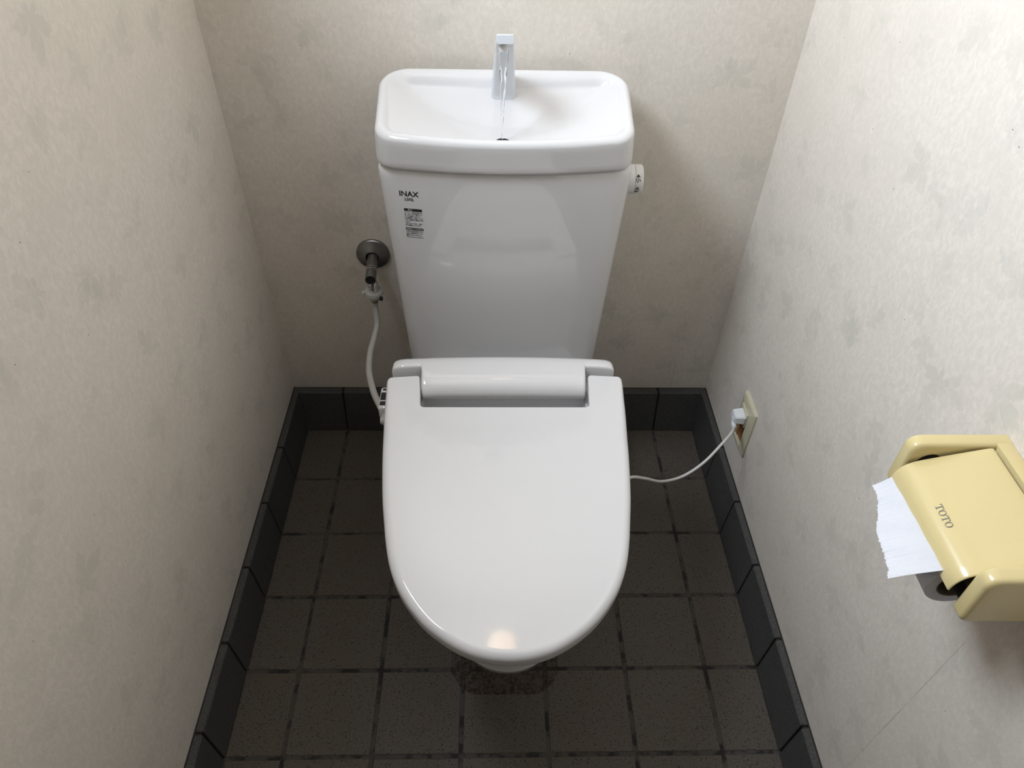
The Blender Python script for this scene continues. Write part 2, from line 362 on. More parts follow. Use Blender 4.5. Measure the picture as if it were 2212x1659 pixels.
# open doorway to a dim hall
V, F = join(boxvf(-.38, -.36, YF-.11, YF+.012, 0, 2.02), boxvf(.40, .42, YF-.11, YF+.012, 0, 2.02), boxvf(-.38, .42, YF-.11, YF+.012, 2.02, 2.05))
struct(mesh('trim_1', V, F, 'door_wood'), 'brown wooden door casing behind the viewer')
V, F = join(boxvf(-1.0, 1.0, YF-1.25, YF-1.2, -.05, 2.3), boxvf(-1.05, -1.0, YF-1.2, YF-.1, -.05, 2.3), boxvf(1.0, 1.05, YF-1.2, YF-.1, -.05, 2.3), boxvf(-1.0, XL-.1, YF-.13, YF-.10, -.05, 2.3), boxvf(XR+.1, 1.0, YF-.13, YF-.10, -.05, 2.3))
struct(mesh('wall_hall', V, F, 'hall_wall'), 'dim brown panelled hall wall beyond the doorway')
struct(mesh('floor_hall', *boxvf(-1.0, 1.0, YF-1.2, YF, -.05, -.001), 'door_wood'), 'brown board floor of the hall')
struct(mesh('ceiling_hall', *boxvf(-1.0, 1.0, YF-1.2, YF-.1, 2.25, 2.3), 'hall_wall'), 'dim hall ceiling')
# floor: grout bed with tiles laid on it
fl = struct(mesh('floor', *boxvf(XL, XR, YF, YB, -.05, -.0014), 'grout'), 'dark tiled floor')
def tile_mesh(name, wx, wy, th=.009, ch=.0012):
    hx, hy = wx/2, wy/2
    V, F = loft([[(-hx, -hy, -th), (hx, -hy, -th), (hx, hy, -th), (-hx, hy, -th)],
                 [(-hx, -hy, -ch), (hx, -hy, -ch), (hx, hy, -ch), (-hx, hy, -ch)],
                 [(-hx+ch, -hy+ch, 0), (hx-ch, -hy+ch, 0), (hx-ch, hy-ch, 0), (-hx+ch, hy-ch, 0)]])
    me = bpy.data.meshes.new(name); me.from_pydata(V, [], F); me.update(); finish(me, 20); me.materials.append(MAT['tile_floor'])
    return me
J = .0032
gx = [FL-J+.0005]+[i*.15-.371 for i in range(6)]+[FR+J-.0005]
gy = [FB+J]+[.6-.15*i for i in range(0, 9)]+[YF-J]
cache = {}
for a in range(len(gx)-1):
    for b_ in range(len(gy)-1):
        x0, x1, y1, y0 = gx[a]+J, gx[a+1]-J, gy[b_]-J, gy[b_+1]+J
        if y1-y0 < .02: continue
        key = (round(x1-x0, 4), round(y1-y0, 4))
        if key not in cache: cache[key] = tile_mesh('tile', *key)
        o = link('tile', cache[key], None, fl)
        o.location = ((x0+x1)/2+random.uniform(-.0006, .0006), (y0+y1)/2+random.uniform(-.0006, .0006), random.uniform(-.0003, .0002))
        o.rotation_euler = (random.uniform(-.002, .002), random.uniform(-.002, .002), random.uniform(-.003, .003))

# skirting tiles
def skirt(name, label, profile_fn, cuts):
    """profile_fn(s, depth, z) -> world ; cuts = joint positions along the wall"""
    root = bpy.data.objects.new(name, None); COL.objects.link(root); struct(root, label)
    return root
def skirt_run(name, label, kind, cuts, lo_, hi_):
    if kind == 'left':  pos = lambda s, d, z: (XL+d, s, z); top, foot = .0148, .0216
    if kind == 'right': pos = lambda s, d, z: (XR-d, s, z); top, foot = .0140, .0201
    if kind == 'back':  pos = lambda s, d, z: (s, YB-d, z); top, foot = .0200, .0390
    # dark bedding behind and between the tiles
    prof = [(0, 0), (foot-.0035, 0), (top-.0030, ZS-.004), (.0028, ZS-.004), (.0028, ZS-.001), (0, ZS-.001)]
    root = mesh(name, *loft([[pos(s, d, z) for d, z in prof] for s in (lo_, hi_)]), 'caulk', None, 20); struct(root, label)
    ed = [lo_]+list(cuts)+[hi_]
    for i in range(len(ed)-1):
        a = ed[i]+(.0022 if i else 0); b2 = ed[i+1]-(.0022 if i < len(ed)-2 else 0)
        bv = .0016
        P_ = [(.0034, .004), (foot, .0005), (foot-.0006, .004), (top+.0005, ZS-bv*1.4), (top-bv, ZS), (.0034, ZS)]
        rings = []
        for s, ins in ((a, .0012), (a+.0012, 0), (b2-.0012, 0), (b2, .0012)):
            rings.append([pos(s, d-(ins if d > .005 else 0), z-(ins if z > .05 else 0)) for d, z in P_])
        mesh('tile', *loft(rings), 'tile_skirt', root, 25)
    return root
cy = [.6-.15*i for i in range(0, 9)]
skirt_run('baseboard_left', 'dark skirting tiles along the shaded side wall', 'left', sorted(cy), YF, YB)
skirt_run('baseboard_right', 'dark skirting tiles along the bright side wall', 'right', sorted(cy), YF, YB)
skirt_run('baseboard_back', 'dark skirting tiles along the wall behind the toilet', 'back', [i*.15-.371 for i in range(6)], XL+.012, XR-.012)

# ------------------------------------------------------------------ toilet
TOI = empty('toilet', (0, .30, 0), 'white toilet with hand-wash basin tank, closed bidet seat lid and side flush lever', 'toilet')
# outline of lid (half widths at Y), symmetric about x = CX
CX = .0035
LID = [(.446, .1980), (.42, .1978), (.395, .1967), (.355, .1950), (.31, .1920), (.263, .1888), (.20, .1826), (.155, .1758), (.125, .1708), (.0996, .1652),
       (.082, .1599), (.0658, .1535), (.0478, .1445), (.0258, .1296), (.0043, .1107), (-.0135, .0888), (-.0268, .0675), (-.0355, .0480), (-.0408, .0290), (-.0430, .0120)]
def egg(inset=0.0, ystart=.446, n=6):
    """half outline from rear to the nose, resampled; inset moves it inwards"""
    pts = [Vector((hw, y, 0)) for y, hw in LID]+[Vector((0, -.0434, 0))]
    sp = spline(pts, n)
    out = []
    for k, p_ in enumerate(sp):
        t_ = (sp[min(k+1, len(sp)-1)]-sp[max(k-1, 0)]).normalized()
        if k == len(sp)-1: t_ = Vector((-1, 0, 0))
        nrm = Vector((t_.y, -t_.x, 0))     # points inward for a path running from rear right to the nose
        out.append(p_+nrm*inset)
    return out
def zlid(y): return .447+.065*(y+.05)
# --- bowl
def bowl_ring(z, inset, yrear, wrear, sy=1.0, front=None):
    h = egg(inset)
    pts = []
    for p_ in h:
        y = p_.y
        if front is not None: y = yrear+(y-yrear)*(yrear-front)/(yrear+.0464-inset)
        pts.append((p_.x*wrear, y if y < yrear else yrear, z))
    R_ = [(CX+x, y, zz) for x, y, zz in pts]; L_ = [(CX-x, y, zz) for x, y, zz in reversed(pts[:-1])]
    return R_+L_
prof = [(.0, .52, .62, .205, .06), (.02, .53, .60, .200, .06), (.08, .55, .56, .185, .05), (.16, .55, .58, .150, .04), (.24, .54, .70, .085, .03), (.31, .52, .82, .020, .02), (.355, .50, .90, -.018, .01), (.375, .49, .92, -.030, .008), (.392, .48, .93, -.035, .006), (.399, .48, .92, -.031, .006)]
rings = []
for z, yr, ws, fr_, ins in prof:
    h = egg(0.0); r_ = []
    for p_ in h:
        tt = (p_.y+.0434)/(.446+.0434)
        r_.append((p_.x*ws*(.72+.28*min(1, tt/.22)), fr_+(yr-fr_)*tt, z))
    rings.append([(CX+x, y, zz) for x, y, zz in r_]+[(CX-x, y, zz) for x, y, zz in reversed(r_[:-1])])
V, F = loft(rings)
deck = ring(.165, .175, .745, .52, .005, .03, .03, CX, 6, 8, 6, 6)
V2, F2 = loft([[(x*s_+CX*(1-s_), .62+(y-.62)*s_, z) for x, y in deck] for s_, z in ((.45, .0), (.45, .2), (.8, .265), (.92, .285), (.92, .311), (.90, .315))])
part('bowl', *join((V, F), (V2, F2)), 'porcelain', TOI)
# --- tank body
def tank_par(z):
    t_ = (z-.40)/.372
    return dict(wb=.196+.012*t_, wf=.184+.018*t_, yb=.755+.007*t_, yf=.595-.025*t_, sag=.020+.002*t_)
TCX = .0025
def tank_front(x, z):
    q = tank_par(z); return q['yf']+q['sag']*((x-TCX)/q['wf'])**2
def tank_ring(z, ins=0.0):
    q = tank_par(z)
    return [(x, y, z) for x, y in ring(q['wb']-ins, q['wf']-ins, q['yb']-ins, q['yf']+ins, q['sag'], .035, .030, TCX)]
zz = [(.316, .010), (.3185, .004), (.324, .0)]+[(.335+.0420*i, 0) for i in range(11)]+[(.764, .0008), (.769, .003), (.7715, .0065), (.772, .010)]
tank = part('tank', *loft([tank_ring(z, i) for z, i in zz]), 'porcelain', TOI)
for z0_, z1_, txt, cx_, sz, bold in ((0, 0, 'INAX', -.1512, .0132, .00030), (0, 0, 'LIXIL', -.1508, .0072, .00020)):
    zc = .7300 if txt == 'INAX' else .7202
    mapped('lettering', textvf(txt, sz, bold, squeeze=.98), lambda u, v: (cx_+u, tank_front(cx_+u, zc+v)-.0004, zc+v), 'print', tank)
# care sticker with two black title bars and small print
SX0, SX1 = -.1612, -.1318
def on_tank(d): return lambda u, v: (u, tank_front(u, v)-d, v)
def bend(u, v): return v
mapped('sticker', quadvf(SX0-.001, SX1+.0015, .6425, .7045, 24), on_tank(.00025), 'sticker', tank)
for z0_, z1_ in ((.6985, .7035), (.6618, .6668)): mapped('title_bar', quadvf(SX0, SX1, z0_, z1_, 24), on_tank(.0005), 'print', tank)
def line(s, zc, size, mat='print', x0=SX0, d=.0007, bold=.00006, width=None, name='small_print'):
    V, F = textvf(s, size, bold, 'LEFT')
    if not V: return
    mx = max(v.x for v in V)
    k = (width/mx) if width else 1.0
    V = [Vector((x0+v.x*k, zc+v.y, 0)) for v in V]
    return mapped(name, (V, F), on_tank(d), mat, tank)
WID = SX1-SX0
line('禁止', .7010, .0042, 'print_light', SX0+.006, .0009, width=.0075)
line('修理のご依頼は', .6643, .0038, 'print_light', SX0+.001, .0009, width=WID-.002)
rows = [('タンクに、芳香洗浄剤や薬', 1), ('品、石けんなどを置いたり、', 1), ('タンク内部に入れない。', .9), ('また清掃時に、酸性、アルカ', 1), ('リ性、塩素系の洗剤を使用', 1), ('しない。', .3), ('割れや止まり不良、作動不', .98), ('良の原因になります。', .88)]
for i, (s_, k_) in enumerate(rows): line(s_, .6957-.0035*i, .0029, width=WID*k_)
rows = [('お求めの販売店または、', .97), ('LIXIL 修理受付センター', 1), ('■0120-179-411', .9), ('http://www.lixil.co.jp/support/', 1)]
for i, (s_, k_) in enumerate(rows): line(s_, .6592-.0037*i, .0030, width=WID*k_)
# --- tank lid with hand-wash basin
LCX = .0010
def zrim(y): return .828+.034*(y-.557)/.21
def lring(t_, ins):      # t_: 0 bottom, 1 rim
    return ring(.203+.001*t_-ins, .2005-.004*t_-ins, .765+.002*t_-ins, .562-.005*t_+ins, .022, max(.047+.003*t_-ins, .02), max(.035-ins*.6, .012), LCX, 12, 44, 14, 16)
ZB = .7748
R_ = []
for t_, ins, zf in ((0, .012, 0), (0, .004, .0006), (0, .0012, .003), (.05, 0, .0065)):
    R_.append([(x, y, ZB+zf) for x, y in lring(t_, ins)])
for t_ in (.2, .4, .6, .8): R_.append([(x, y, ZB+.0065+(zrim(y)-.009-ZB-.0065)*t_) for x, y in lring(t_, 0)])
rr = .0085
for k in range(0, 7):
    a = k/6*math.pi/2
    R_.append([(x, y, zrim(y)-rr+rr*math.sin(a)) for x, y in lring(1, rr*(1-math.cos(a)))])
for ins, dz in ((.0110, -.0008), (.0140, -.0024), (.0175, -.0052)): R_.append([(x, y, zrim(y)+dz) for x, y in lring(1, ins)])
bnd = R_[-1]; DX, DY = -.0025, .622; ZLOW = .8010
def smax(a, b, k=.0032): return 0.5*(a+b+math.sqrt((a-b)**2+k*k))
def basin(x, y):
    S = ZLOW+(zrim(y)-.0058-ZLOW)*min(1.3, abs(x-LCX)/.1815)**2.0
    D = .803+.545*(y-.676)
    return smax(S, D)
K = 130
for k in range(1, K):
    t_ = (k/K)
    rg = []
    for bx, by, bz in bnd:
        x, y = bx+(DX-bx)*t_, by+(DY-by)*t_; d = t_*math.hypot(DX-bx, DY-by)
        wall = bz-d*.8-d*d*55
        rg.append((x, y, smax(basin(x, y), wall, .004*min(1, d/.012)**2)-.002*math.exp(-(d/.004)**2)*0-(.0012 if k == K-1 else 0)))
    R_.append(rg)
lid_ = part('tank_lid', *loft(R_), 'porcelain', TOI, 60)
zd = basin(DX, DY)
part('drain', *lathevf([(.0105, .0), (.0105, .0004), (.009, .0006)], (DX, DY+.001, zd+.0006), (0, 0, 1), 24), 'dark', lid_)
part('drain_ring', *lathevf([(.0108, 0), (.0108, .0008), (.0125, .0012), (.0128, .0006), (.0128, 0)], (DX, DY+.001, zd+.0002), (0, 0, 1), 28, (False, False)), 'porcelain', lid_)
# --- spout
def rrect(F_, B_, w_, r_=.30, n=4):
    """rounded section between a front and a back point (y, z) with half width w_"""
    f = Vector((F_[0], F_[1])); b2 = Vector((B_[0], B_[1])); d = b2-f; ln = d.length; d /= ln
    r0 = min(w_, ln/2)*r_
    out = []
    for cxn, cyn, a0 in ((1, 1, 0), (-1, 1, 90), (-1, -1, 180), (1, -1, 270)):
        for i in range(n+1):
            a = math.radians(a0+90*i/n)
            px_ = cxn*(w_-r0)+r0*math.cos(a); py_ = cyn*(ln/2-r0)+r0*math.sin(a)
            q = (f+b2)/2+d*py_
            bow = -.004*(1-(px_/w_)**2) if cyn < 0 else 0
            out.append((-.0005+px_, q.x+bow*(0.6 if cyn < 0 else 0), q.y))
    return out
S_ = [((.722, .820), (.757, .834), .0203, .3), ((.7215, .836), (.755, .848), .0198, .3), ((.708, .861), (.741, .870), .0180, .3), ((.690, .885), (.722, .893), .0165, .3),
      ((.668, .909), (.699, .914), .0152, .3), ((.646, .929), (.672, .935), .0141, .3), ((.629, .941), (.646, .950), .0132, .3), ((.6175, .9480), (.622, .9605), .0125, .3), ((.6120, .9505), (.6135, .9615), .0117, .35)]
sec = []
for k in range(len(S_)-1):
    for s in range(4):
        t_ = s/4; a, b2 = S_[k], S_[k+1]
        lp = lambda u, v: tuple(u[i]+(v[i]-u[i])*t_ for i in range(2))
        sec.append(rrect(lp(a[0], b2[0]), lp(a[1], b2[1]), a[2]+(b2[2]-a[2])*t_))
sec.append(rrect(*S_[-1][:3]))
sp_ = part('spout', *loft(sec), 'spout_plastic', TOI, 50)
part('nozzle', *lathevf([(.0048, 0), (.0062, .001), (.0066, .006), (.0066, .0105)], (-.0032, .624, .9365), (0, 0, 1), 20), 'seat_plastic', sp_)
# --- flush lever on the tank's side
LY, LZ, LR = .645, .7285, .0242
V, F = lathevf([(LR*.9, 0), (LR, .002), (LR, .020), (LR*.985, .0215)], (.196, LY, LZ), (1, 0, 0), 40)
def capring(x, r):
    out = []
    for i in range(40):
        a = 2*math.pi*i/40; y, z = r*math.cos(a), r*math.sin(a)
        out.append((x, LY+y, LZ+max(z, -.0165)))
    return out
V2, F2 = loft([capring(.2150, LR), capring(.2262, LR), capring(.2280, LR*.97), capring(.2290, LR*.90)])
lev = part('flush_lever', *join((V, F), (V2, F2)), 'lever_plastic', TOI)
def on_lever(u, v):
    a = (v+.0025)/LR; return (.2192+u, LY-(LR+.0003)*math.cos(a), LZ+(LR+.0003)*math.sin(a))
mapped('up_arrow', ([Vector((-.0034, .0123, 0)), Vector((.0038, .0123, 0)), Vector((.0002, .0172, 0))], [(0, 1, 2)]), on_lever, 'print', lev)
mapped('down_arrow', ([Vector((-.0040, -.0118, 0)), Vector((.0032, -.0118, 0)), Vector((-.0006, -.0158, 0))], [(0, 2, 1)]), on_lever, 'print', lev)
for ch, vc in (('小', .0072), ('大', -.0078)):
    V, F = textvf(ch, .0085, .00018)
    mapped('lettering', ([Vector((v.x, v.y+vc, 0)) for v in V], F), on_lever, 'print', lev)

# --- seat: ring, lid, housing
def eggring(inset, z, ycut=.43):
    h = [p_ for p_ in egg(inset)]
    R1 = [(CX+p_.x, min(p_.y, ycut), z(min(p_.y, ycut)) if callable(z) else z) for p_ in h]
    L1 = [(CX-p_.x, min(p_.y, ycut), z(min(p_.y, ycut)) if callable(z) else z) for p_ in reversed(h[:-1])]
    return R1+L1
rgs = []
for ins, dz in ((.028, 0), (.022, .0015), (.0185, .006), (.0175, .012), (.021, .017)):
    rgs.append(eggring(ins, lambda y, dz=dz: .402+dz+.02*(y+.05), .355))
part('seat_ring', *loft(rgs), 'seat_plastic', TOI)
# lid with a notch at the rear
NX0, NX1, NY, TY = -.1350, .1395, .3655, .4345
def lid_outline():
    h = [p_ for p_ in egg(0, n=8) if p_.y <= TY-.016]
    xr = egg(0)[0].x
    wt = lambda y: .4+.6*max(0, min(1, (.415-y)/.09))
    sk = lambda y: CX+.0018*max(0, min(1, (.30-y)/.30))
    right = [(sk(p_.y)+p_.x, p_.y, wt(p_.y)) for p_ in h]
    left = [(sk(p_.y)-p_.x, p_.y, wt(p_.y)) for p_ in reversed(h[:-1])]
    def arc(P0, a, b, r, n, wgt): return [(x, y, wgt) for x, y in fillet(P0, a, b, r, n)]
    o = []
    o += right+left
    TL, TR = (left[-1][0], TY-.0015), (right[0][0], TY+.0015)
    o += arc(TL, (left[-1][0], 0), (0, TY), .010, 6, .4)
    o += arc((NX0-.004, TY), (NX0-.1, TY), (NX0+.003, NY), .006, 5, .15)
    o += arc((NX0+.002, NY), (NX0-.004, TY), (0, NY), .006, 5, .15)
    o += [(NX0+(NX1-NX0)*i/16, NY, .15) for i in range(1, 16)]
    o += arc((NX1-.001, NY), (0, NY), (NX1+.003, TY), .006, 5, .15)
    o += arc((NX1+.003, TY+.002), (NX1, NY), (NX1+.1, TY+.002), .006, 5, .15)
    o += arc(TR, (0, TY), (right[0][0], 0), .010, 6, .4)
    return o
O = lid_outline()
# drop near-duplicate points
Q = []
for q in O:
    if not Q or math.hypot(q[0]-Q[-1][0], q[1]-Q[-1][1]) > .0007: Q.append(q)
O = Q
def inward(O):
    nn = []
    n = len(O)
    for i in range(n):
        a, b2 = O[i-1], O[(i+1) % n]; tx, ty = b2[0]-a[0], b2[1]-a[1]; l_ = math.hypot(tx, ty) or 1
        nn.append((ty/l_, -tx/l_))
    area = sum(O[i-1][0]*O[i][1]-O[i][0]*O[i-1][1] for i in range(n))
    s = -1 if area > 0 else 1
    return [(s*x, s*y) for x, y in nn]
nrm = inward(O)
RL = .0120
def lid_ring(k_in, dz):
    return [(O[i][0]+nrm[i][0]*RL*O[i][2]*k_in, O[i][1]+nrm[i][1]*RL*O[i][2]*k_in, zlid(O[i][1])+dz*(1 if O[i][2] > .3 else .8)) for i in range(len(O))]
rg = [lid_ring(.18, -.0235), lid_ring(.04, -.0228), lid_ring(.0, -.0205), lid_ring(0, -.0150), lid_ring(0, -.0105)]
for k in range(1, 9):
    a = k/8*math.pi/2
    rg.append([(O[i][0]+nrm[i][0]*RL*O[i][2]*(1-math.cos(a)), O[i][1]+nrm[i][1]*RL*O[i][2]*(1-math.cos(a)), zlid(O[i][1])-.0105+.0105*math.sin(a)) for i in range(len(O))])
rg.append([(O[i][0]+nrm[i][0]*(RL*O[i][2]+.0008), O[i][1]+nrm[i][1]*(RL*O[i][2]+.0008), zlid(O[i][1])+.00004) for i in range(len(O))])
part('seat_lid', *loft(rg), 'seat_plastic', TOI, 50)
# housing: side profile swept across the width, stepped back under the lid's two tongues
PC = [(.500, .380), (.494, .450), (.489, .466), (.484, .4745), (.478, .4815), (.470, .4858), (.458, .4878), (.445, .4880), (.434, .4872), (.423, .4848), (.4135, .4808), (.4065, .4752), (.4020, .4685), (.4005, .4615), (.4035, .4530), (.4150, .4440), (.4160, .4120), (.366, .402)]
PS = [(.500, .380), (.494, .450), (.489, .466), (.484, .4745), (.478, .4815), (.470, .4858), (.460, .4876), (.4552, .4872), (.4530, .4858), (.4522, .4830), (.4520, .4720), (.4515, .4610), (.4505, .4500), (.4440, .4450), (.430, .4430), (.400, .4420), (.374, .4400), (.368, .402)]
HCX = .0010
def hsec(x, t_, sh=0.0, dy=0.0):
    out = []
    for (y0, z0), (y1, z1) in zip(PC, PS):
        y, z = y0+(y1-y0)*t_, z0+(z1-z0)*t_
        # bow the back slightly and drop the ends
        e = (abs(x)/.19)**2
        y = y-(.004*e if y > .44 else 0); z2 = z-(.003*e if z > .46 else 0)
        out.append((HCX+x, .45+(y-.45)*(1-sh)-dy, .402+(z2-.402)*(1-sh*.8)))
    return out
HX, HN = .1885, .1360
cols = [(-HX, 1, .14), (-HX+.0015, 1, .08), (-HX+.005, 1, .035), (-HX+.012, 1, .008), (-HX+.022, 1, 0)]
cols += [(-HX+.022+(HX-.022-HN-.0035)*i/6, 1, 0) for i in range(1, 7)]
cols += [(-HN-.0028, .96, 0), (-HN-.0015, .55, 0), (-HN-.0006, .12, 0), (-HN+.001, .02, 0)]
cols += [(-HN+.004+(2*HN-.008)*i/24, 0, 0) for i in range(0, 25)]
cols += [(-x, t_, s_) for x, t_, s_ in reversed(cols[:15])]
part('seat_housing', *loft([hsec(*c) for c in cols]), 'seat_plastic', TOI, 55)
# side controls peeking out to the left
cp = part('control_panel', *boxvf(-.2110, -.185, .4015, .4545, .405, .4335, .005, 3), 'seat_plastic', TOI)
for y0_, y1_ in ((.4205, .4390), (.4080, .4175)): part('button', *boxvf(-.2085, -.197, y0_, y1_, .4330, .4345, .0006, 1), 'button', cp)
part('button_mark', *boxvf(-.2065, -.199, .4440, .4485, .4330, .4342), 'print', cp)
part('hose_port', *lathevf([(.006, 0), (.0075, .002), (.0075, .014), (.0055, .017)], (-.190, .392, .4135), (-1, 0, 0), 20), 'hose', TOI)

# ------------------------------------------------------------------ running water
pts = []; wr, wd = [], []
rings = []
for k in range(0, 46):
    t_ = k/45; z = .9372+(zd+.0015-.9372)*t_
    hw = .0052*(1-t_)**1.3+.0019+.0005*math.sin(9*t_+1); hd = .0030*(1-t_)+.0017
    cx_ = -.0030+.0007*math.sin(7*t_)*t_; tw = 1.1*t_+.25*math.sin(11*t_)
    rg_ = []
    for i in range(16):
        a = 2*math.pi*i/16; x, y = hw*math.cos(a)*(1+.10*math.sin(3*a+14*t_)), hd*math.sin(a)*(1+.18*math.sin(2*a+20*t_))
        rg_.append((cx_+x*math.cos(tw)-y*math.sin(tw)*.5, .6235+x*math.sin(tw)*.5+y*math.cos(tw), z))
    rings.append(rg_)
tag(mesh('water_stream', *loft(rings), 'water', None, 80), 'thin clear stream of water falling from spout into tank basin', 'water')

# ------------------------------------------------------------------ stop valve and supply hose
SV = empty('stop_valve', (-.2595, YB, .484), 'grey metal stop valve with round flange on the back wall', 'valve')
V, F = lathevf([(.0335, 0), (.0335, .004), (.0318, .0062), (.0300, .0068), (.0135, .0165), (.0125, .0160), (.0125, .010)], (-.2595, YB, .484), (0, -1, 0), 48, (True, False))
part('flange', V, F, 'steel', SV, 25)
ax = Vector((-.2530, .695, .4855))-Vector((-.2595, YB, .484)); ln = ax.length
pp = part('pipe', *lathevf([(.0105, 0), (.0105, ln-.0008), (.0102, ln), (.0093, ln), (.0090, ln-.0008), (.0090, ln-.014)], (-.2595, YB, .484), ax, 36, (True, True)), 'steel', SV, 25)
part('pipe_mouth', *lathevf([(.0090, 0), (.0090, .0006)], Vector((-.2595, YB, .484))+ax*((ln-.0035)/ln), ax, 30), 'dark', pp)
for h in (.058, .0655): part('groove', *lathevf([(.0105, h), (.01075, h+.0002), (.01075, h+.0008), (.0105, h+.001)], (-.2595, YB, .484), ax, 36, (False, False)), 'chrome', pp)
part('outlet_stub', *lathevf([(.0080, 0), (.0080, .012), (.0105, .014), (.0105, .034), (.0095, .0355)], (-.2535, .716, .479), (0, 0, -1), 32), 'chrome', SV, 25)
HS = empty('supply_hose', (-.2537, .716, .44), 'thin grey water hose curving down from the stop valve to the seat', 'hose')
part('nut', *lathevf([(.0118, .004), (.0178, .003), (.0186, .0), (.0182, -.005), (.0130, -.0065), (.0120, -.014), (.0075, -.016)], (-.2537, .716, .443), (0, 0, 1), 32), 'hose', HS, 30)
V, F = join(boxvf(-.2765, -.2705, .706, .716, .438, .4475, .001, 1), boxvf(-.2725, -.2640, .708, .716, .443, .4475, .001, 1))
part('clip', V, F, 'hose', HS)
part('clip_gap', *boxvf(-.2420, -.2350, .6995, .7055, .4320, .4410, .0015, 1), 'caulk', HS)
part('thread', *lathevf([(.0068, 0), (.0074, .0008), (.0068, .0016), (.0074, .0030), (.0062, .0042), (.0074, .0055), (.0074, .008), (.0062, .009), (.0062, .012)], (-.2540, .7155, .430), (0, 0, -1), 24), 'steel', HS, 20)
hp = spline([(-.2542, .7153, .4185), (-.2545, .7145, .404), (-.2526, .700, .374), (-.2579, .675, .358), (-.2619, .640, .3511), (-.2578, .585, .3513), (-.2390, .510, .3737), (-.2225, .460, .3934), (-.2034, .410, .412), (-.199, .396, .4135)], 8)
part('tube', *tubevf(hp, .0060, 16), 'hose', HS)

# ------------------------------------------------------------------ outlet, plug and cord on the right wall
OP = empty('wall_outlet', (XR, .5415, .186), 'yellowed cream outlet plate on the right wall with bare open lower slot', 'outlet')
PY0, PY1, PZ0, PZ1 = .5040, .5790, .1860, .3060
OY0, OY1, OZ0, OZ1 = .5255, .5655, .1960, .2860
V, F = [], []
def frame_ring(ins, x, y0, y1, z0, z1, r):
    cs = [((y0+ins, z0+ins), (0, -1)), ((y1-ins, z0+ins), 0), ((y1-ins, z1-ins), 0), ((y0+ins, z1-ins), 0)]
    P4 = [c[0] for c in cs]; out = []
    for i in range(4):
        out += [(x, a, b2) for a, b2 in fillet(P4[i], P4[i-1], P4[(i+1) % 4], r, 4)]
    return out
rgs = [frame_ring(0, XR, PY0, PY1, PZ0, PZ1, .003), frame_ring(0, XR-.004, PY0, PY1, PZ0, PZ1, .003), frame_ring(.002, XR-.0062, PY0, PY1, PZ0, PZ1, .003), frame_ring(.0045, XR-.0072, PY0, PY1, PZ0, PZ1, .003),
       frame_ring(0, XR-.0078, OY0, OY1, OZ0, OZ1, .0008), frame_ring(0, XR-.0005, OY0, OY1, OZ0, OZ1, .0008)]
part('plate', *loft(rgs, False, False), 'plate', OP, 25)
part('wall_box', *boxvf(XR-.0016, XR-.0002, OY0+.0003, OY1-.0003, OZ0+.0003, OZ1-.0003), 'wood_box', OP)
part('mount_strap', *boxvf(XR-.0035, XR-.0016, OY1-.0085, OY1-.0005, OZ0+.001, .2500, .0005, 1), 'wood_box', OP)
part('socket', *boxvf(XR-.0105, XR-.0016, OY0+.001, OY1-.001, .2500, OZ1-.001, .001, 2), 'plate', OP)
PC_ = empty('power_cord', (.468, .541, .25), 'white power cord with square plug drooping from the outlet to the seat', 'cord')
# plug body: a chamfered block
def plug_ring(x, iy, iz, top=0): 
    y0_, y1_, z0_, z1_ = .5275+iy, .5555-iy, .2590+iz, .2785-iz-top; c_ = .0024
    return [(x, y0_+c_, z0_), (x, y1_-c_, z0_), (x, y1_, z0_+c_), (x, y1_, z1_-c_), (x, y1_-c_, z1_), (x, y0_+c_, z1_), (x, y0_, z1_-c_), (x, y0_, z0_+c_)]
part('plug', *loft([plug_ring(XR-.0105, .0, .0), plug_ring(XR-.0125, -.0012, -.0008), plug_ring(XR-.0275, .0005, .0005), plug_ring(XR-.0305, .0010, .0008, .0005), plug_ring(XR-.0322, .0030, .0025, .0020)]), 'plug', PC_, 25)
cpts = [(.4690, .5390, .2680), (.4672, .5350, .2580), (.4635, .5240, .2520), (.452, .4985, .2715), (.425, .4663, .2705), (.385, .4315, .2560), (.340, .4018, .2515), (.290, .3669, .2796), (.245, .3247, .3399), (.210, .2850, .3930), (.182, .2560, .4200)]
cpts[2] = (.4640, .5215, .2575); cpts[3] = (.450, .4950, .2700)
part('cord', *tubevf(spline(cpts, 8), .0027, 10), 'cord', PC_)
bt = spline(cpts[:4], 6)[:13]
part('strain_relief', *tubevf(bt, [.0062-.0022*i/12+(.0006 if i % 2 else 0) for i in range(13)], 12), 'plug', PC_, 15)

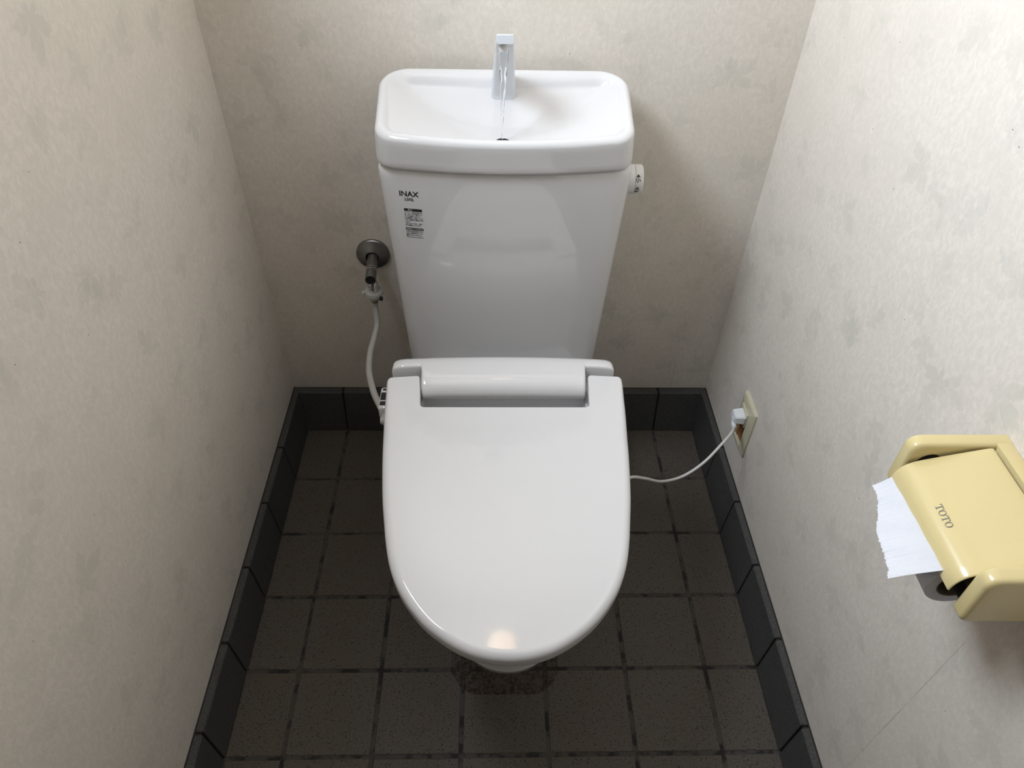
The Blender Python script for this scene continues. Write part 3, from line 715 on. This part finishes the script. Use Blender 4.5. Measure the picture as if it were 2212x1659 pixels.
# ------------------------------------------------------------------ paper holder
HX0, HXW, HZ0, HZ1 = .3965, XR, .7100, .7800
PH = empty('paper_holder', (XR, -.058, HZ0), 'yellowed plastic toilet paper holder with hinged flap on the right wall', 'paper holder')
def arm(y0_, y1_):
    # side view polygon, rounded at the free end
    corners = [(HXW-.0004, HZ0), (HX0+.002, HZ0+.003), (HX0, HZ1), (HXW-.0004, HZ1)]
    poly = [(HXW-.0004, HZ0)]+fillet(corners[1], corners[0], corners[2], .007, 6)+fillet(corners[2], corners[1], corners[3], .012, 8)+[(HXW-.0004, HZ1)]
    c_ = Vector((.455, .745))
    def r(y, ins):
        out = []
        for x, z in poly:
            d = Vector((x, z))-c_
            x2 = x if x > HXW-.001 else x+ins*(1 if x < .42 else 0); z2 = z-ins*(1 if z > .765 else -1 if z < .725 else 0)
            out.append((x2, y, z2))
        return out
    b2 = .0045; rs = []
    for k in range(5):
        a = k/4*math.pi/2; rs.append(r(y0_+b2*(1-math.sin(a)), b2*(1-math.cos(a+0))) if False else r(y0_+b2*(1-math.cos(a)), b2*(1-math.sin(a))))
    for k in range(5):
        a = math.pi/2*(1-k/4); rs.append(r(y1_-b2*(1-math.cos(a)), b2*(1-math.sin(a))))
    return loft(rs)
a_far = part('arm', *arm(.0105, .0275), 'holder', PH, 50)
a_near = part('arm', *arm(-.1410, -.1240), 'holder', PH, 50)
part('slot_shade_disc', *lathevf([(.013, 0), (.013, .0008)], (.4205, .0112, .7535), (0, -1, 0), 28), 'dark', a_far)  # flat black disc: shade inside the arm's spindle slot, put into colour
part('back_plate', *boxvf(.4805, XR-.0004, -.128, .0145, .722, HZ1-.0002, .0012, 2), 'holder', PH)
fp = [(.3885, .7345), (.3890, .7400), (.3908, .7465), (.3945, .7525), (.4000, .7572), (.4085, .7612), (.4220, .7655), (.4380, .7702), (.4540, .7748), (.4690, .7788), (.4740, .7790)]
th_ = .0024
fps = [(v.x, v.y) for v in spline([(x, z, 0) for x, z in fp], 4)]
def flap_sec(y, ins):
    up_, dn = [], []
    for k, (x, z) in enumerate(fps):
        a, b2 = fps[max(k-1, 0)], fps[min(k+1, len(fps)-1)]; tx, tz = b2[0]-a[0], b2[1]-a[1]; l_ = math.hypot(tx, tz); nx, nz = -tz/l_, tx/l_
        e = ins if 0 < k < len(fps)-1 else ins
        up_.append((x-nx*e, y, z-nz*e)); dn.append((x-nx*(th_-e), y, z-nz*(th_-e)))
    return up_+list(reversed(dn))
ys = [(-.1212, .0010), (-.1208, .0004), (-.1198, 0)]+[(-.1198+(.0066+.1198)*i/12, 0) for i in range(1, 12)]+[(.0066, 0), (.0076, .0004), (.0080, .0010)]
flap = part('flap', *loft([flap_sec(y, i) for y, i in ys]), 'holder', PH, 45)
def on_flap(u, v):      # u along -Y, v up the slope from the lower edge
    s = 0; tgt = v
    for k in range(len(fps)-1):
        (x0, z0), (x1, z1) = fps[k], fps[k+1]; l_ = math.hypot(x1-x0, z1-z0)
        if s+l_ >= tgt:
            q = (tgt-s)/l_; nx, nz = -(z1-z0)/l_, (x1-x0)/l_
            return (x0+(x1-x0)*q+nx*.0003, -.0585-u, z0+(z1-z0)*q+nz*.0003)
        s += l_
    return (fps[-1][0], -.0585-u, fps[-1][1])
def serif_T(x, h, w_):
    s = h*.16
    R4 = [(x-w_/2, x+w_/2, h-s*.7, h), (x-s*.6, x+s*.6, 0, h), (x-s*1.5, x+s*1.5, 0, s*.5), (x-w_/2, x-w_/2+s*.5, h-s*2, h), (x+w_/2-s*.5, x+w_/2, h-s*2, h)]
    return join(*[quadvf(a, b2, c_, d, 1) for a, b2, c_, d in R4])
def serif_O(x, h, w_):
    V, F = [], []; n = 28
    for i in range(n):
        a = 2*math.pi*i/n; V += [Vector((x+w_/2*math.cos(a), h/2+h/2*math.sin(a), 0)), Vector((x+(w_/2-h*.19)*math.cos(a), h/2+(h/2-h*.07)*math.sin(a), 0))]
    for i in range(n):
        j = (i+1) % n; F.append((2*i, 2*j, 2*j+1, 2*i+1))
    return V, F
hh, ww = .0066, .0062
for k, fn in enumerate((serif_T, serif_O, serif_T, serif_O)):
    V, F = fn((k-1.5)*.0066, hh, ww)
    mapped('lettering', ([Vector((v.x, .0272+v.y, 0)) for v in V], F), on_flap, 'grey_print', flap)
# roll and its loose sheet
RX, RZ, RR = .4145, .7160, .0298
TR_ = empty('toilet_roll', (RX, -.048, RZ-RR), 'nearly used up white toilet roll with torn sheet under the yellow flap', 'toilet paper')
part('paper', *lathevf([(.0195, 0), (RR-.0006, 0), (RR, .0008), (RR, .1122), (RR-.0006, .113), (.0195, .113), (.0195, 0)], (RX, -.105, RZ), (0, 1, 0), 56, (False, False)), 'tissue', TR_, 30)
part('core', *lathevf([(.0194, 0), (.0184, 0), (.0184, .113), (.0194, .113), (.0194, 0)], (RX, -.105, RZ), (0, 1, 0), 40, (False, False)), 'core', TR_, 30)
part('spindle', *lathevf([(.0055, 0), (.0055, .1335)], (RX, -.1238, RZ), (0, 1, 0), 16), 'dark', PH)
NYs, NS = 90, 16
V, F = [], []
rnd = random.Random(3); jag = [rnd.uniform(-1, 1) for _ in range(NYs+1)]
for i in range(NYs+1):
    f = i/NYs; y = .0060-f*.1110
    # from the roll top, under the flap edge, out to the torn end
    xe = .3735+(.3425-.3735)*(f**1.1)+.0022*math.sin(f*9)+.0012*jag[i]*(1 if i % 2 else .2); ze = .7225+.0035*f+.0015*math.sin(f*7+1)
    A0, A1, A2, A3 = Vector((.4060, y, RZ+RR+.0003)), Vector((.3875, y, RZ+.0240)), Vector((.3865-.012*f, y, .7325+.006*f)), Vector((xe, y, ze))
    for k in range(NS+1):
        s = k/NS
        p_ = (1-s)**3*A0+3*(1-s)**2*s*A1+3*(1-s)*s*s*A2+s**3*A3
        p_.z += .0007*math.sin(f*23+s*5)*s
        V.append(p_)
for i in range(NYs):
    for k in range(NS): F.append((i*(NS+1)+k, i*(NS+1)+k+1, (i+1)*(NS+1)+k+1, (i+1)*(NS+1)+k))
n0 = len(V); V = V+[v+Vector((0, 0, -.0003)) for v in V]; F = F+[tuple(i+n0 for i in reversed(q)) for q in F]
part('sheet', V, F, 'tissue', TR_, 60)

# ------------------------------------------------------------------ ceiling lamp
LX, LYc = .02, .578
CL = empty('ceiling_lamp', (LX, LYc, ZC), 'small round ceiling lamp with warm glowing globe', 'lamp')
part('lamp_base', *lathevf([(.06, 0), (.06, .012), (.035, .03), (.035, .05)], (LX, LYc, ZC), (0, 0, -1), 32), 'ceiling', CL)
part('globe', *lathevf([(.001+.045*math.sin(math.pi*k/16), .05+.045-.045*math.cos(math.pi*k/16)) for k in range(1, 17)], (LX, LYc, ZC), (0, 0, -1), 32), 'globe', CL)
